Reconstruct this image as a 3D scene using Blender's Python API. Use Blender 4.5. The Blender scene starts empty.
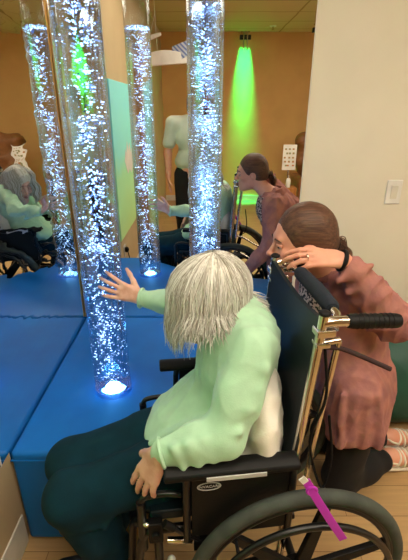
import bpy, math, random
import numpy as np
from mathutils import Vector, Matrix
random.seed(7); rng = np.random.default_rng(11)
C = bpy.context.scene.collection
PI = math.pi
V = lambda *a: np.array(a, dtype=float)
def nrm(v): v = np.asarray(v, float); return v/(np.linalg.norm(v)+1e-12)

# ------------------------------------------------------------------ materials
def lin(c):
    return tuple(((x/255)/12.92 if x/255 <= .04045 else ((x/255+.055)/1.055)**2.4) for x in c)
def newmat(name):
    m = bpy.data.materials.new(name); m.use_nodes = True
    nt = m.node_tree; nt.nodes.clear()
    out = nt.nodes.new('ShaderNodeOutputMaterial')
    return m, nt, out
def mat(name, rgb, rough=.6, metal=0, rgb2=None, scale=8, stretch=(1,1,1), bump=0, bscale=None, detail=4, spec=.5, sheen=0, coat=0, lo=.35, hi=.65, sss=0):
    m, nt, out = newmat(name); N = nt.nodes.new; L = nt.links.new
    b = N('ShaderNodeBsdfPrincipled'); L(b.outputs[0], out.inputs[0])
    b.inputs['Roughness'].default_value = rough; b.inputs['Metallic'].default_value = metal
    b.inputs['Specular IOR Level'].default_value = spec
    b.inputs['Sheen Weight'].default_value = sheen; b.inputs['Coat Weight'].default_value = coat
    if sss:
        b.inputs['Subsurface Weight'].default_value = sss; b.inputs['Subsurface Radius'].default_value = (.02,.008,.004)
    c1 = (*lin(rgb), 1); c2 = (*lin(rgb2), 1) if rgb2 else tuple(x*.82 for x in c1[:3])+(1,)
    tc = N('ShaderNodeTexCoord'); mp = N('ShaderNodeMapping'); L(tc.outputs['Object'], mp.inputs[0]); mp.inputs['Scale'].default_value = stretch
    nz = N('ShaderNodeTexNoise'); nz.inputs['Scale'].default_value = scale; nz.inputs['Detail'].default_value = detail; L(mp.outputs[0], nz.inputs['Vector'])
    cr = N('ShaderNodeValToRGB'); cr.color_ramp.elements[0].position = lo; cr.color_ramp.elements[1].position = hi
    cr.color_ramp.elements[0].color = c2; cr.color_ramp.elements[1].color = c1
    L(nz.outputs['Fac'], cr.inputs[0]); L(cr.outputs[0], b.inputs['Base Color'])
    if bump:
        n2 = N('ShaderNodeTexNoise'); n2.inputs['Scale'].default_value = bscale or scale*4; n2.inputs['Detail'].default_value = 3; L(mp.outputs[0], n2.inputs['Vector'])
        bp = N('ShaderNodeBump'); bp.inputs['Strength'].default_value = bump; bp.inputs['Distance'].default_value = .01
        L(n2.outputs['Fac'], bp.inputs['Height']); L(bp.outputs[0], b.inputs['Normal'])
    return m
def emit(name, rgb, s):
    m, nt, out = newmat(name); e = nt.nodes.new('ShaderNodeEmission'); e.inputs[0].default_value = (*lin(rgb), 1); e.inputs[1].default_value = s
    nt.links.new(e.outputs[0], out.inputs[0]); return m

# ------------------------------------------------------------------ mesh building
class MB:
    def __init__(s): s.v = []; s.f = []
    def add(s, vs, fs):
        o = len(s.v); s.v += [tuple(map(float, p)) for p in vs]; s.f += [tuple(i+o for i in f) for f in fs]; return s
    def box(s, lo, hi, M=None):
        x0,y0,z0 = lo; x1,y1,z1 = hi
        vs = [(x0,y0,z0),(x1,y0,z0),(x1,y1,z0),(x0,y1,z0),(x0,y0,z1),(x1,y0,z1),(x1,y1,z1),(x0,y1,z1)]
        if M is not None: vs = [tuple(M @ Vector(v)) for v in vs]
        return s.add(vs, [(0,3,2,1),(4,5,6,7),(0,1,5,4),(1,2,6,5),(2,3,7,6),(3,0,4,7)])
    def tube(s, pts, r, n=10, caps=True, closed=False):
        P = [np.array(p, float) for p in pts]; k = len(P)
        R = list(r) if hasattr(r, '__len__') else [r]*k
        vs = []; prev = None
        for i in range(k):
            if closed: t = nrm(P[(i+1) % k]-P[i-1])
            else: t = nrm(P[min(i+1,k-1)]-P[max(i-1,0)])
            if prev is None:
                a = V(0,0,1) if abs(t[2]) < .9 else V(1,0,0)
                u = nrm(np.cross(t, a))
            else:
                u = nrm(prev-t*np.dot(prev,t))
            prev = u; w = np.cross(t,u)
            for j in range(n):
                a = 2*PI*j/n; vs.append(P[i]+R[i]*(math.cos(a)*u+math.sin(a)*w))
        fs = []
        for i in range(k if closed else k-1):
            i2 = (i+1) % k
            for j in range(n):
                j2 = (j+1) % n; fs.append((i*n+j, i*n+j2, i2*n+j2, i2*n+j))
        if caps and not closed:
            fs.append(tuple(range(n))[::-1]); fs.append(tuple((k-1)*n+j for j in range(n)))
        return s.add(vs, fs)
    def ring(s, c, R, r, axis=(0,1,0), n=56, m=10, sx=1, sz=1):
        ax = nrm(axis); a = V(1,0,0) if abs(ax[0]) < .9 else V(0,0,1)
        u = nrm(a-ax*np.dot(a,ax)); w = np.cross(ax,u)
        return s.tube([np.array(c)+R*(sx*math.cos(2*PI*i/n)*u+sz*math.sin(2*PI*i/n)*w) for i in range(n)], r, m, closed=True)
    def cyl(s, c, r, z0, z1, n=24, r2=None):
        return s.tube([(c[0],c[1],z0),(c[0],c[1],z1)], [r, r2 if r2 is not None else r], n)
    def lathe(s, c, prof, n=32):
        vs = []; k = len(prof)
        for (r,z) in prof:
            for j in range(n): a = 2*PI*j/n; vs.append((c[0]+r*math.cos(a), c[1]+r*math.sin(a), c[2]+z))
        fs = [(i*n+j, i*n+(j+1) % n, (i+1)*n+(j+1) % n, (i+1)*n+j) for i in range(k-1) for j in range(n)]
        fs.append(tuple(range(n))[::-1]); fs.append(tuple((k-1)*n+j for j in range(n)))
        return s.add(vs, fs)
    def ball(s, c, rad, R=None, nu=14, nv=9):
        vs = []; c = np.array(c, float)
        for i in range(1,nv):
            t = PI*i/nv
            for j in range(nu):
                p = 2*PI*j/nu; q = V(math.sin(t)*math.cos(p)*rad[0], math.sin(t)*math.sin(p)*rad[1], math.cos(t)*rad[2])
                vs.append(c+(R @ q if R is not None else q))
        tp = len(vs); e = V(0,0,rad[2]); vs.append(c+(R @ e if R is not None else e)); vs.append(c-(R @ e if R is not None else e))
        fs = [(i*nu+j, (i+1)*nu+j, (i+1)*nu+(j+1) % nu, i*nu+(j+1) % nu) for i in range(nv-2) for j in range(nu)]
        fs += [(tp, j, (j+1) % nu) for j in range(nu)] + [(tp+1, (nv-2)*nu+(j+1) % nu, (nv-2)*nu+j) for j in range(nu)]
        return s.add(vs, fs)
    def prism(s, poly, z0, z1):
        k = len(poly)
        return s.add([(x,y,z0) for x,y in poly]+[(x,y,z1) for x,y in poly],
                     [tuple(range(k))[::-1], tuple(range(k,2*k))]+[(i,(i+1) % k,k+(i+1) % k,k+i) for i in range(k)])
    def sheet(s, G, th=None):
        """grid of points [i][j] -> slab with thickness th (vector)"""
        n, m = len(G), len(G[0]); th = np.array(th, float)
        a = [np.array(p, float) for row in G for p in row]; vs = a+[p+th for p in a]; k = n*m; fs = []
        for i in range(n-1):
            for j in range(m-1):
                q = (i*m+j, i*m+j+1, (i+1)*m+j+1, (i+1)*m+j); fs += [q, tuple(x+k for x in q[::-1])]
        b = [j for j in range(m)]+[i*m+m-1 for i in range(1,n)]+[(n-1)*m+j for j in range(m-2,-1,-1)]+[i*m for i in range(n-2,0,-1)]
        for i in range(len(b)): p, q = b[i], b[(i+1) % len(b)]; fs.append((q, p, p+k, q+k))
        return s.add(vs, fs)

def link(name, v, f, m, parent=None, pivot=None, smooth=40, bevel=0, seg=2):
    me = bpy.data.meshes.new(name)
    pv = np.zeros(3) if pivot is None else np.array(pivot, float)
    v = np.asarray(v, float)-pv
    if isinstance(f, np.ndarray):
        me.vertices.add(len(v)); me.vertices.foreach_set('co', v.astype(np.float32).ravel())
        me.loops.add(f.size); me.loops.foreach_set('vertex_index', f.astype(np.int32).ravel())
        me.polygons.add(len(f)); me.polygons.foreach_set('loop_start', np.arange(0, f.size, 4, dtype=np.int32))
        me.update(calc_edges=True); me.validate()
    else:
        me.from_pydata([tuple(p) for p in v], [], f); me.update()
    if smooth:
        me.polygons.foreach_set('use_smooth', [True]*len(me.polygons))
        if smooth < 180: me.set_sharp_from_angle(angle=math.radians(smooth))
    o = bpy.data.objects.new(name, me); C.objects.link(o)
    if m: me.materials.append(m)
    if parent is not None: o.parent = parent
    elif pivot is not None: o.location = pv
    if bevel:
        b = o.modifiers.new('Bevel', 'BEVEL'); b.width = bevel; b.segments = seg; b.limit_method = 'ANGLE'; b.angle_limit = math.radians(40)
    return o
def obj(name, mb, m, parent=None, pivot=None, **k): return link(name, mb.v, mb.f, m, parent, pivot, **k)
def tag(o, label, cat, group=None):
    o['label'] = label; o['category'] = cat
    if group: o['group'] = group
    return o
def thing(name, label, cat, loc=(0,0,0), rz=0, group=None):
    o = bpy.data.objects.new(name, None); C.objects.link(o); o.location = loc; o.rotation_euler = (0,0,rz); o.empty_display_size = .1
    return tag(o, label, cat, group)
def struct(name, mb, m, parent=None, **k):
    o = obj(name, mb, m, parent, **k); o['kind'] = 'structure'; return o
def curve(pts, n=6):
    """Catmull-Rom through the points"""
    P = [np.array(p, float) for p in pts]; P = [2*P[0]-P[1]]+P+[2*P[-1]-P[-2]]; out = []
    for i in range(1, len(P)-2):
        for k in range(n):
            t = k/n; a,b,c,d = P[i-1:i+3]
            out.append(.5*((2*b)+(c-a)*t+(2*a-5*b+4*c-d)*t*t+(3*b-a-3*c+d)*t**3))
    return out+[P[-2]]

# ------------------------------------------------------------------ smooth solid bodies (distance field -> surface net)
class Field:
    def __init__(s, lo, hi, h):
        s.h = h; s.lo = np.array(lo, float)
        n = np.ceil((np.array(hi)-s.lo)/h).astype(int)+1
        s.ax = [(s.lo[i]+h*np.arange(n[i])).astype(np.float32) for i in range(3)]
        s.d = np.full(n, .5, np.float32)
    def _sub(s, lo, hi):
        sl = []
        for i in range(3):
            a = int(np.floor((lo[i]-s.lo[i])/s.h)); b = int(np.ceil((hi[i]-s.lo[i])/s.h))+1
            sl.append(slice(max(a,0), max(min(b, len(s.ax[i])),0)))
        g = np.meshgrid(*[s.ax[i][sl[i]] for i in range(3)], indexing='ij', sparse=True)
        return tuple(sl), g
    def _put(s, sl, p, k, cut):
        d = s.d[sl]
        if cut:
            p = -p; h = np.maximum(k-np.abs(d-p), 0)/k; s.d[sl] = np.maximum(d, p)+h*h*k*.25
        else:
            h = np.maximum(k-np.abs(d-p), 0)/k; s.d[sl] = np.minimum(d, p)-h*h*k*.25
    def cone(s, a, b, r1, r2=None, k=.02, cut=False):
        a = np.array(a, float); b = np.array(b, float); r2 = r1 if r2 is None else r2
        R = max(r1,r2)+k+.02
        sl, (x,y,z) = s._sub(np.minimum(a,b)-R, np.maximum(a,b)+R)
        ba = b-a; L = ba @ ba+1e-12
        t = np.clip(((x-a[0])*ba[0]+(y-a[1])*ba[1]+(z-a[2])*ba[2])/L, 0, 1)
        p = np.sqrt((x-a[0]-t*ba[0])**2+(y-a[1]-t*ba[1])**2+(z-a[2]-t*ba[2])**2)-(r1+(r2-r1)*t)
        s._put(sl, p, k, cut); return s
    def chain(s, pts, rs, k=.02):
        for i in range(len(pts)-1): s.cone(pts[i], pts[i+1], rs[i], rs[i+1], k)
        return s
    def ell(s, c, r, R=None, k=.02, cut=False):
        """ellipsoid, R rows = local axes"""
        c = np.array(c, float); m = max(r)+k+.02
        sl, (x,y,z) = s._sub(c-m, c+m)
        R = np.eye(3) if R is None else np.array(R, float)
        q = [R[i,0]*(x-c[0])+R[i,1]*(y-c[1])+R[i,2]*(z-c[2]) for i in range(3)]
        k0 = np.sqrt(sum((q[i]/r[i])**2 for i in range(3))); k1 = np.sqrt(sum((q[i]/r[i]**2)**2 for i in range(3)))+1e-9
        s._put(sl, k0*(k0-1)/k1, k, cut); return s
    def plane_cut(s, p, n, k=.006):
        """remove everything on the n side of plane"""
        p = np.array(p, float); n = nrm(n)
        x,y,z = np.meshgrid(*s.ax, indexing='ij', sparse=True)
        q = (x-p[0])*n[0]+(y-p[1])*n[1]+(z-p[2])*n[2]
        h = np.maximum(k-np.abs(s.d-q), 0)/k; s.d = np.maximum(s.d, q)+h*h*k*.25
        return s
    def mesh(s):
        d = s.d; h = s.h; n = np.array(d.shape); ins = d < 0
        cnt = np.zeros(n-1, np.int8)
        for i in (0,1):
            for j in (0,1):
                for k in (0,1): cnt += ins[i:n[0]-1+i, j:n[1]-1+j, k:n[2]-1+k]
        act = np.argwhere((cnt > 0) & (cnt < 8)); idx = np.full(n-1, -1, np.int32)
        idx[tuple(act.T)] = np.arange(len(act))
        acc = np.zeros((len(act),3)); num = np.zeros(len(act))
        cor = [(i,j,k) for i in (0,1) for j in (0,1) for k in (0,1)]
        for a in cor:
            for ax in range(3):
                if a[ax]: continue
                b = list(a); b[ax] = 1
                da = d[tuple((act+a).T)]; db = d[tuple((act+b).T)]; m = (da < 0) != (db < 0)
                t = np.where(m, da/(da-db+1e-12), 0)
                p = np.tile(np.array(a, float), (len(act),1)); p[:,ax] = t
                acc[m] += p[m]; num[m] += 1
        v = s.lo+h*(act+acc/num[:,None])
        Q = []
        for ax in range(3):
            o1, o2 = (ax+1) % 3, (ax+2) % 3
            A = [slice(None)]*3; B = [slice(None)]*3; A[ax] = slice(0,-1); B[ax] = slice(1,None)
            ch = ins[tuple(A)] != ins[tuple(B)]
            e = np.argwhere(ch); e = e[(e[:,o1] > 0) & (e[:,o2] > 0) & (e[:,o1] < n[o1]-1) & (e[:,o2] < n[o2]-1)]
            e1 = np.zeros(3,int); e1[o1] = 1; e2 = np.zeros(3,int); e2[o2] = 1
            q = np.stack([idx[tuple((e-e1-e2).T)], idx[tuple((e-e2).T)], idx[tuple(e.T)], idx[tuple((e-e1).T)]], 1)
            fl = ~ins[tuple(e.T)]; q[fl] = q[fl][:, ::-1]; Q.append(q)
        q = np.concatenate(Q); q = q[(q >= 0).all(1)]
        return v, q
def relax(v, q, it=2, lam=.5):
    for _ in range(it):
        a = np.zeros_like(v); c = np.zeros(len(v))
        for i in range(4):
            j = (i+1) % 4
            for p, r in ((i,j),(j,i)):
                np.add.at(a, q[:,p], v[q[:,r]]); np.add.at(c, q[:,p], 1)
        v = v+lam*(a/np.maximum(c,1)[:,None]-v)
    return v
def normals(v, q):
    fn = np.cross(v[q[:,2]]-v[q[:,0]], v[q[:,3]]-v[q[:,1]]); o = np.zeros_like(v)
    for i in range(4): np.add.at(o, q[:,i], fn)
    return o/(np.linalg.norm(o, axis=1)[:,None]+1e-12)
def folds(v, q, amp, freq, seed=0, axis=None, n=5):
    """soft cloth creases: ridged waves pushed along the normal"""
    r = np.random.default_rng(seed); w = np.zeros(len(v)); N = normals(v, q)
    for i in range(n):
        k = r.normal(size=3)
        if axis is not None: k -= nrm(axis)*(k @ nrm(axis))*.75
        k = nrm(k)*freq*(.6+.9*r.random()); k2 = nrm(r.normal(size=3))*freq*.5
        ph = v @ k+r.random()*6.28+1.2*np.sin(v @ k2+r.random()*6.28)
        env = .5+.5*np.sin(v @ (nrm(r.normal(size=3))*freq*.35)+r.random()*6.28)
        w += (1-2*np.abs(np.sin(ph)))*env
    return v+N*(amp*w/n)[:,None]
def solid(name, F, m, parent=None, pivot=None, it=2, fold=None, **k):
    v, q = F.mesh()
    if it: v = relax(v, q, it)
    if fold: v = folds(v, q, **fold)
    return link(name, v, q, m, parent, pivot, smooth=180)

# ------------------------------------------------------------------ materials of the place
M = {}
M['wall_cream'] = mat('cream_paint', (228,221,202), .75, rgb2=(222,215,195), scale=3, bump=.04, bscale=160)
M['wall_tan'] = mat('tan_paint', (228,180,114), .75, rgb2=(220,172,108), scale=3, bump=.04, bscale=160)
M['wall_beige'] = mat('beige_paint', (196,172,132), .75, rgb2=(189,165,126), scale=3, bump=.04, bscale=160)
M['white_trim'] = mat('white_trim_paint', (225,220,205), .45)
M['vinyl'] = mat('blue_vinyl', (3,112,198), .45, rgb2=(2,102,186), scale=5, bump=.05, bscale=240, spec=.3)
M['black_metal'] = mat('black_frame_enamel', (16,16,18), .35, rgb2=(11,11,13))
M['black_plastic'] = mat('black_plastic', (14,14,15), .55, rgb2=(10,10,11), bump=.05, bscale=120, spec=.25)
M['rubber'] = mat('tyre_rubber', (66,72,66), .75, rgb2=(52,58,54), scale=20, bump=.08, bscale=150)
M['chrome'] = mat('chrome', (225,220,210), .16, 1, rgb2=(210,204,195))
M['nylon'] = mat('black_nylon_upholstery', (8,28,36), .5, rgb2=(6,22,29), scale=10, bump=.1, bscale=300, spec=.35)
M['foam'] = mat('navy_foam_sleeve', (24,34,48), .85, rgb2=(17,26,38), scale=30, bump=.1, bscale=200)
M['skin_old'] = mat('aged_skin', (236,190,170), .5, rgb2=(216,158,138), scale=26, bump=.12, bscale=140, sss=.1)
M['skin_young'] = mat('fair_skin', (226,166,140), .48, rgb2=(216,150,124), scale=14, bump=.03, bscale=300, sss=.1)
M['blouse'] = mat('mint_green_cotton', (178,218,184), .85, rgb2=(170,210,176), scale=30, stretch=(1,1,1), bump=.1, bscale=260, sheen=.2)
M['teal_pants'] = mat('dark_teal_cotton', (8,48,62), .9, rgb2=(6,40,52), scale=14, bump=.12, bscale=260, spec=.2)
M['jacket'] = mat('mauve_rust_jacket_cloth', (176,120,108), .85, rgb2=(150,102,100), scale=18, bump=.45, bscale=34, spec=.2)
M['black_cloth'] = mat('black_legging_cloth', (20,19,22), .85, rgb2=(14,13,16), bump=.08, bscale=220)
M['print'] = mat('dark_patterned_top', (214,190,176), .8, rgb2=(34,26,30), scale=90, lo=.46, hi=.54)
M['grey_hair'] = mat('grey_blonde_hair', (226,222,210), .5, rgb2=(178,172,158), scale=60, stretch=(1,1,.12), bump=.25, bscale=160)
def strand_mat(name, dark, light):
    m, nt, out = newmat(name); N = nt.nodes.new; L = nt.links.new
    b = N('ShaderNodeBsdfPrincipled'); L(b.outputs[0], out.inputs[0]); b.inputs['Roughness'].default_value = .5
    ge = N('ShaderNodeNewGeometry'); cr = N('ShaderNodeValToRGB'); cr.color_ramp.elements[0].color = (*lin(dark),1); cr.color_ramp.elements[1].color = (*lin(light),1)
    L(ge.outputs['Random Per Island'], cr.inputs[0]); L(cr.outputs[0], b.inputs['Base Color']); return m
M['grey_strands'] = strand_mat('grey_hair_strands', (146,138,120), (248,247,240))
M['brown_hair'] = mat('brown_hair', (98,66,48), .5, rgb2=(70,46,34), scale=120, stretch=(.08,1,1), bump=.3, bscale=160, spec=.35)
M['dark_hair'] = mat('dark_brown_hair', (70,48,36), .45, rgb2=(42,28,22), scale=60, stretch=(1,1,.15), bump=.2)
M['lip'] = mat('lip', (190,112,104), .45)
M['eye_white'] = mat('eye_white', (228,224,218), .2)
M['iris'] = mat('iris', (54,60,62), .2)
M['brow'] = mat('eyebrow_hair', (84,58,44), .7)
M['pillow'] = mat('white_cotton', (236,232,222), .85, rgb2=(228,222,206), scale=12, bump=.15, bscale=160)
M['bean'] = mat('green_vinyl', (30,84,70), .55, rgb2=(22,70,58), scale=6, bump=.08, bscale=120)
M['purple'] = mat('magenta_plastic', (190,52,190), .4, rgb2=(176,40,178))
M['white_plastic'] = mat('white_plastic', (236,234,228), .35)
M['tee'] = mat('pale_grey_tee', (206,214,200), .85, rgb2=(196,205,191), bump=.08, bscale=200)
M['brown_leather'] = mat('brown_leather', (140,92,50), .5, rgb2=(122,78,42), scale=10, bump=.1, bscale=120)
M['wood'] = mat('orange_wood', (186,124,62), .45, rgb2=(158,100,46), scale=5, stretch=(6,6,.7))
M['red_cord'] = mat('dark_red_webbing', (46,20,22), .7)
M['shoe'] = mat('black_leather_shoe', (20,20,22), .45)
M['sandal'] = mat('cream_leather_strap', (238,232,214), .5)
M['silver_print_and_glint'] = mat('silver_print_and_glint', (198,198,196), .4)

def wood_floor():
    m, nt, out = newmat('pale_wood_planks'); N = nt.nodes.new; L = nt.links.new
    b = N('ShaderNodeBsdfPrincipled'); L(b.outputs[0], out.inputs[0]); b.inputs['Roughness'].default_value = .42
    tc = N('ShaderNodeTexCoord')
    br = N('ShaderNodeTexBrick'); L(tc.outputs['Object'], br.inputs['Vector'])
    br.inputs['Scale'].default_value = 1; br.inputs['Brick Width'].default_value = 1.2; br.inputs['Row Height'].default_value = .15
    br.inputs['Mortar Size'].default_value = .0015; br.inputs['Color1'].default_value = (*lin((206,168,116)),1); br.inputs['Color2'].default_value = (*lin((192,154,104)),1)
    br.inputs['Mortar'].default_value = (*lin((130,98,62)),1)
    mp = N('ShaderNodeMapping'); mp.inputs['Scale'].default_value = (1.5,22,1); L(tc.outputs['Object'], mp.inputs[0])
    nz = N('ShaderNodeTexNoise'); nz.inputs['Scale'].default_value = 3; nz.inputs['Detail'].default_value = 5; L(mp.outputs[0], nz.inputs['Vector'])
    mx = N('ShaderNodeMix'); mx.data_type = 'RGBA'; mx.blend_type = 'MULTIPLY'; mx.inputs[0].default_value = .35
    L(br.outputs['Color'], mx.inputs[6]); L(nz.outputs['Fac'], mx.inputs[7]); L(mx.outputs[2], b.inputs['Base Color'])
    return m
M['floor'] = wood_floor()
def tile_ceiling():
    m, nt, out = newmat('ceiling_tiles'); N = nt.nodes.new; L = nt.links.new
    b = N('ShaderNodeBsdfPrincipled'); L(b.outputs[0], out.inputs[0]); b.inputs['Roughness'].default_value = .9
    tc = N('ShaderNodeTexCoord'); br = N('ShaderNodeTexBrick'); L(tc.outputs['Object'], br.inputs['Vector'])
    br.offset = 0; br.inputs['Scale'].default_value = 1; br.inputs['Brick Width'].default_value = 1.2; br.inputs['Row Height'].default_value = .6; br.inputs['Mortar Size'].default_value = .012
    br.inputs['Color1'].default_value = (*lin((214,186,146)),1); br.inputs['Color2'].default_value = (*lin((210,182,142)),1); br.inputs['Mortar'].default_value = (*lin((168,136,96)),1)
    L(br.outputs['Color'], b.inputs['Base Color']); return m
M['ceiling'] = tile_ceiling()
def mirror_mat(name, bump):
    m, nt, out = newmat(name); N = nt.nodes.new; L = nt.links.new
    g = N('ShaderNodeBsdfGlossy'); g.inputs['Roughness'].default_value = 0; g.inputs[0].default_value = (.86,.87,.86,1); L(g.outputs[0], out.inputs[0])
    tc = N('ShaderNodeTexCoord'); mp = N('ShaderNodeMapping'); mp.inputs['Scale'].default_value = (.6,.6,3.2); L(tc.outputs['Object'], mp.inputs[0])
    nz = N('ShaderNodeTexNoise'); nz.inputs['Scale'].default_value = 6; nz.inputs['Detail'].default_value = 1; L(mp.outputs[0], nz.inputs['Vector'])
    bp = N('ShaderNodeBump'); bp.inputs['Strength'].default_value = bump; bp.inputs['Distance'].default_value = .01
    L(nz.outputs['Fac'], bp.inputs['Height']); L(bp.outputs[0], g.inputs['Normal']); return m
M['mirror'] = mirror_mat('acrylic_mirror', .004)
M['mirror_wavy'] = mirror_mat('wavy_acrylic_mirror', .12)
def mural():
    m, nt, out = newmat('teal_green_print'); N = nt.nodes.new; L = nt.links.new
    b = N('ShaderNodeBsdfPrincipled'); L(b.outputs[0], out.inputs[0]); b.inputs['Roughness'].default_value = .5
    tc = N('ShaderNodeTexCoord'); sp = N('ShaderNodeSeparateXYZ'); L(tc.outputs['Object'], sp.inputs[0])
    nz = N('ShaderNodeTexNoise'); nz.inputs['Scale'].default_value = 5; L(tc.outputs['Object'], nz.inputs['Vector'])
    ma = N('ShaderNodeMath'); ma.operation = 'MULTIPLY_ADD'; L(nz.outputs['Fac'], ma.inputs[0]); ma.inputs[1].default_value = .25; L(sp.outputs['Z'], ma.inputs[2])
    mr = N('ShaderNodeMapRange'); mr.inputs['From Min'].default_value = 0; mr.inputs['From Max'].default_value = 1.35; L(ma.outputs[0], mr.inputs[0])
    cr = N('ShaderNodeValToRGB'); e = cr.color_ramp.elements
    e[0].position = 0; e[0].color = (*lin((206,240,150)),1); e[1].position = 1; e[1].color = (*lin((150,242,250)),1)
    x = e.new(.45); x.color = (*lin((176,240,180)),1); x = e.new(.6); x.color = (*lin((150,242,230)),1)
    L(mr.outputs[0], cr.inputs[0]); L(cr.outputs[0], b.inputs['Base Color']); return m
M['mural'] = mural()
def water():
    m, nt, out = newmat('bubbling_water'); N = nt.nodes.new; L = nt.links.new
    g = N('ShaderNodeBsdfGlass'); g.inputs['IOR'].default_value = 1.33; g.inputs['Roughness'].default_value = 0; g.inputs[0].default_value = (.93,.97,1,1)
    t = N('ShaderNodeBsdfTransparent'); t.inputs[0].default_value = (.9,.95,1,1)
    mx = N('ShaderNodeMixShader'); mx.inputs[0].default_value = .55; L(g.outputs[0], mx.inputs[1]); L(t.outputs[0], mx.inputs[2]); L(mx.outputs[0], out.inputs[0]); return m
M['water'] = water()
def acrylic():
    m, nt, out = newmat('clear_acrylic'); N = nt.nodes.new; L = nt.links.new
    g = N('ShaderNodeBsdfGlossy'); g.inputs['Roughness'].default_value = .03; g.inputs[0].default_value = (.9,.95,1,1)
    t = N('ShaderNodeBsdfTransparent'); t.inputs[0].default_value = (.95,.98,1,1)
    fr = N('ShaderNodeLayerWeight'); fr.inputs['Blend'].default_value = .10
    mx = N('ShaderNodeMixShader'); L(fr.outputs['Facing'], mx.inputs[0]); L(t.outputs[0], mx.inputs[1]); L(g.outputs[0], mx.inputs[2]); L(mx.outputs[0], out.inputs[0]); return m
M['acrylic'] = acrylic()
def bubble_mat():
    m, nt, out = newmat('bubbles_emitting_lamplight'); N = nt.nodes.new; L = nt.links.new
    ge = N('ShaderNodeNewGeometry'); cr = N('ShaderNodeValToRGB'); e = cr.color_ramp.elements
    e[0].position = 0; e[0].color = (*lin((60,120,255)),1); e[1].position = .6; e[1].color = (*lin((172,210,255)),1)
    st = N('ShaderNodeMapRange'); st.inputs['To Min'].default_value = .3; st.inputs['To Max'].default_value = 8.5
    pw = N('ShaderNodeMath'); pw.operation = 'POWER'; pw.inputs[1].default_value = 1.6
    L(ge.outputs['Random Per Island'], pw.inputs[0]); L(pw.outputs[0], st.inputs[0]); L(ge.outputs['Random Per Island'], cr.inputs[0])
    em = N('ShaderNodeEmission'); L(cr.outputs[0], em.inputs[0]); L(st.outputs[0], em.inputs[1])  # emission stands in for base lamp light scattered by the bubbles
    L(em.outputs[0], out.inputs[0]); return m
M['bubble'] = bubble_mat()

# ------------------------------------------------------------------ the room
XL, YB, YF, XR, HC = -.70, 2.14, -3.30, 3.0, 2.70
struct('floor', MB().box((XL-.1,YF-.1,-.1),(XR+.1,YB+.1,0)), M['floor'], smooth=0)
struct('ceiling', MB().box((XL-.1,YF-.1,HC),(XR+.1,YB+.1,HC+.1)), M['ceiling'], smooth=0)
struct('wall_back', MB().box((XL-.1,YB,0),(XR+.1,YB+.1,HC)), M['wall_cream'], smooth=0)
struct('wall_left', MB().box((XL-.1,YF-.1,0),(XL,YB+.1,HC)), M['wall_beige'], smooth=0)
struct('wall_right', MB().box((XR,YF-.1,0),(XR+.1,YB+.1,HC)), M['wall_cream'], smooth=0)
struct('wall_front', MB().box((XL-.1,YF-.1,0),(XR+.1,YF,HC)), M['wall_tan'], smooth=0)
struct('baseboard_left', MB().box((XL,-.28,0),(XL+.008,1.095,.15)), M['white_trim'], smooth=0, bevel=.004)
struct('baseboard_back', MB().box((.56,YB-.014,0),(XR,YB,.1)), M['white_trim'], smooth=0, bevel=.004)
struct('baseboard_front', MB().box((XL,YF,0),(XR,YF+.014,.1)), M['white_trim'], smooth=0, bevel=.004)
dr = bpy.data.objects.new('door_1', None); C.objects.link(dr); dr.location = (XL,-.85,0); dr['kind'] = 'structure'
obj('door_leaf', MB().box((0,-.46,.01),(.035,.46,2.08)), M['wood'], dr, smooth=0, bevel=.004)
fr = MB().box((0,-.54,0),(.05,-.465,2.16)).box((0,.465,0),(.05,.54,2.16)).box((0,-.54,2.085),(.05,.54,2.16))
obj('door_frame', fr, M['wood'], dr, smooth=0, bevel=.004)
obj('door_handle', MB().tube([(.035,.38,1.0),(.09,.38,1.0),(.09,.26,1.0)], .011).ball((.04,.38,1.0),(.012,.03,.03)), M['black_metal'], dr)
obj('hinge', MB().tube([(.05,-.46,1.7),(.05,-.46,1.8)], .012), M['black_metal'], dr)
obj('hinge', MB().tube([(.05,-.46,.3),(.05,-.46,.4)], .012), M['black_metal'], dr)
tl = struct('trim_1', MB().tube([(XL+.012,YB-.012,.455),(XL+.012,YB-.012,2.4)], .006, 8), mat('brass_corner_bead', (196,150,84), .3, .8))

# ------------------------------------------------------------------ mirrors
PT = .45
mb = thing('wall_mirror', 'large frameless mirror on the wall behind the blue platform, showing the whole room', 'mirror', (-.1,YB,PT), group='mirrors in the corner')
obj('mirror_sheet', MB().box((XL+.1+.0,-.006,-.04),(.60,0,1.95)), M['mirror'], mb, smooth=0)
obj('edge_strip', MB().box((.6,-.009,.006),(.606,0,1.95)), M['white_trim'], mb, smooth=0)
ml = thing('wall_mirror', 'slightly wavy mirror on the left side wall, meeting the big mirror in the corner', 'mirror', (XL,1.6,PT), group='mirrors in the corner')
obj('mirror_sheet', MB().box((0,-.495,-.04),(.006,.532,0)).box((0,-.555,.0),(.006,.532,1.95)), M['mirror_wavy'], ml, smooth=0)
obj('edge_strip', MB().box((0,-.561,.0),(.009,-.555,1.95)), M['white_trim'], ml, smooth=0)

# ------------------------------------------------------------------ padded platform
poly = [(-.693,2.133),(-.693,1.10),(-.48,1.10),(0,1.47),(.50,1.56),(.50,2.133)]
pf = thing('padded_platform', 'low blue vinyl padded platform in the mirrored corner, under both bubble tubes', 'platform', (-.1,1.7,0))
po = obj('vinyl_pad', MB().prism([(x+.1,y-1.7) for x,y in poly], .0, PT), M['vinyl'], pf, smooth=30, bevel=.018, seg=4)
pts = [(x+.1,y-1.7,PT-.035) for x,y in poly[1:5]]
obj('seam', MB().tube(pts, .0035, 6), M['vinyl'], po)

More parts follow.
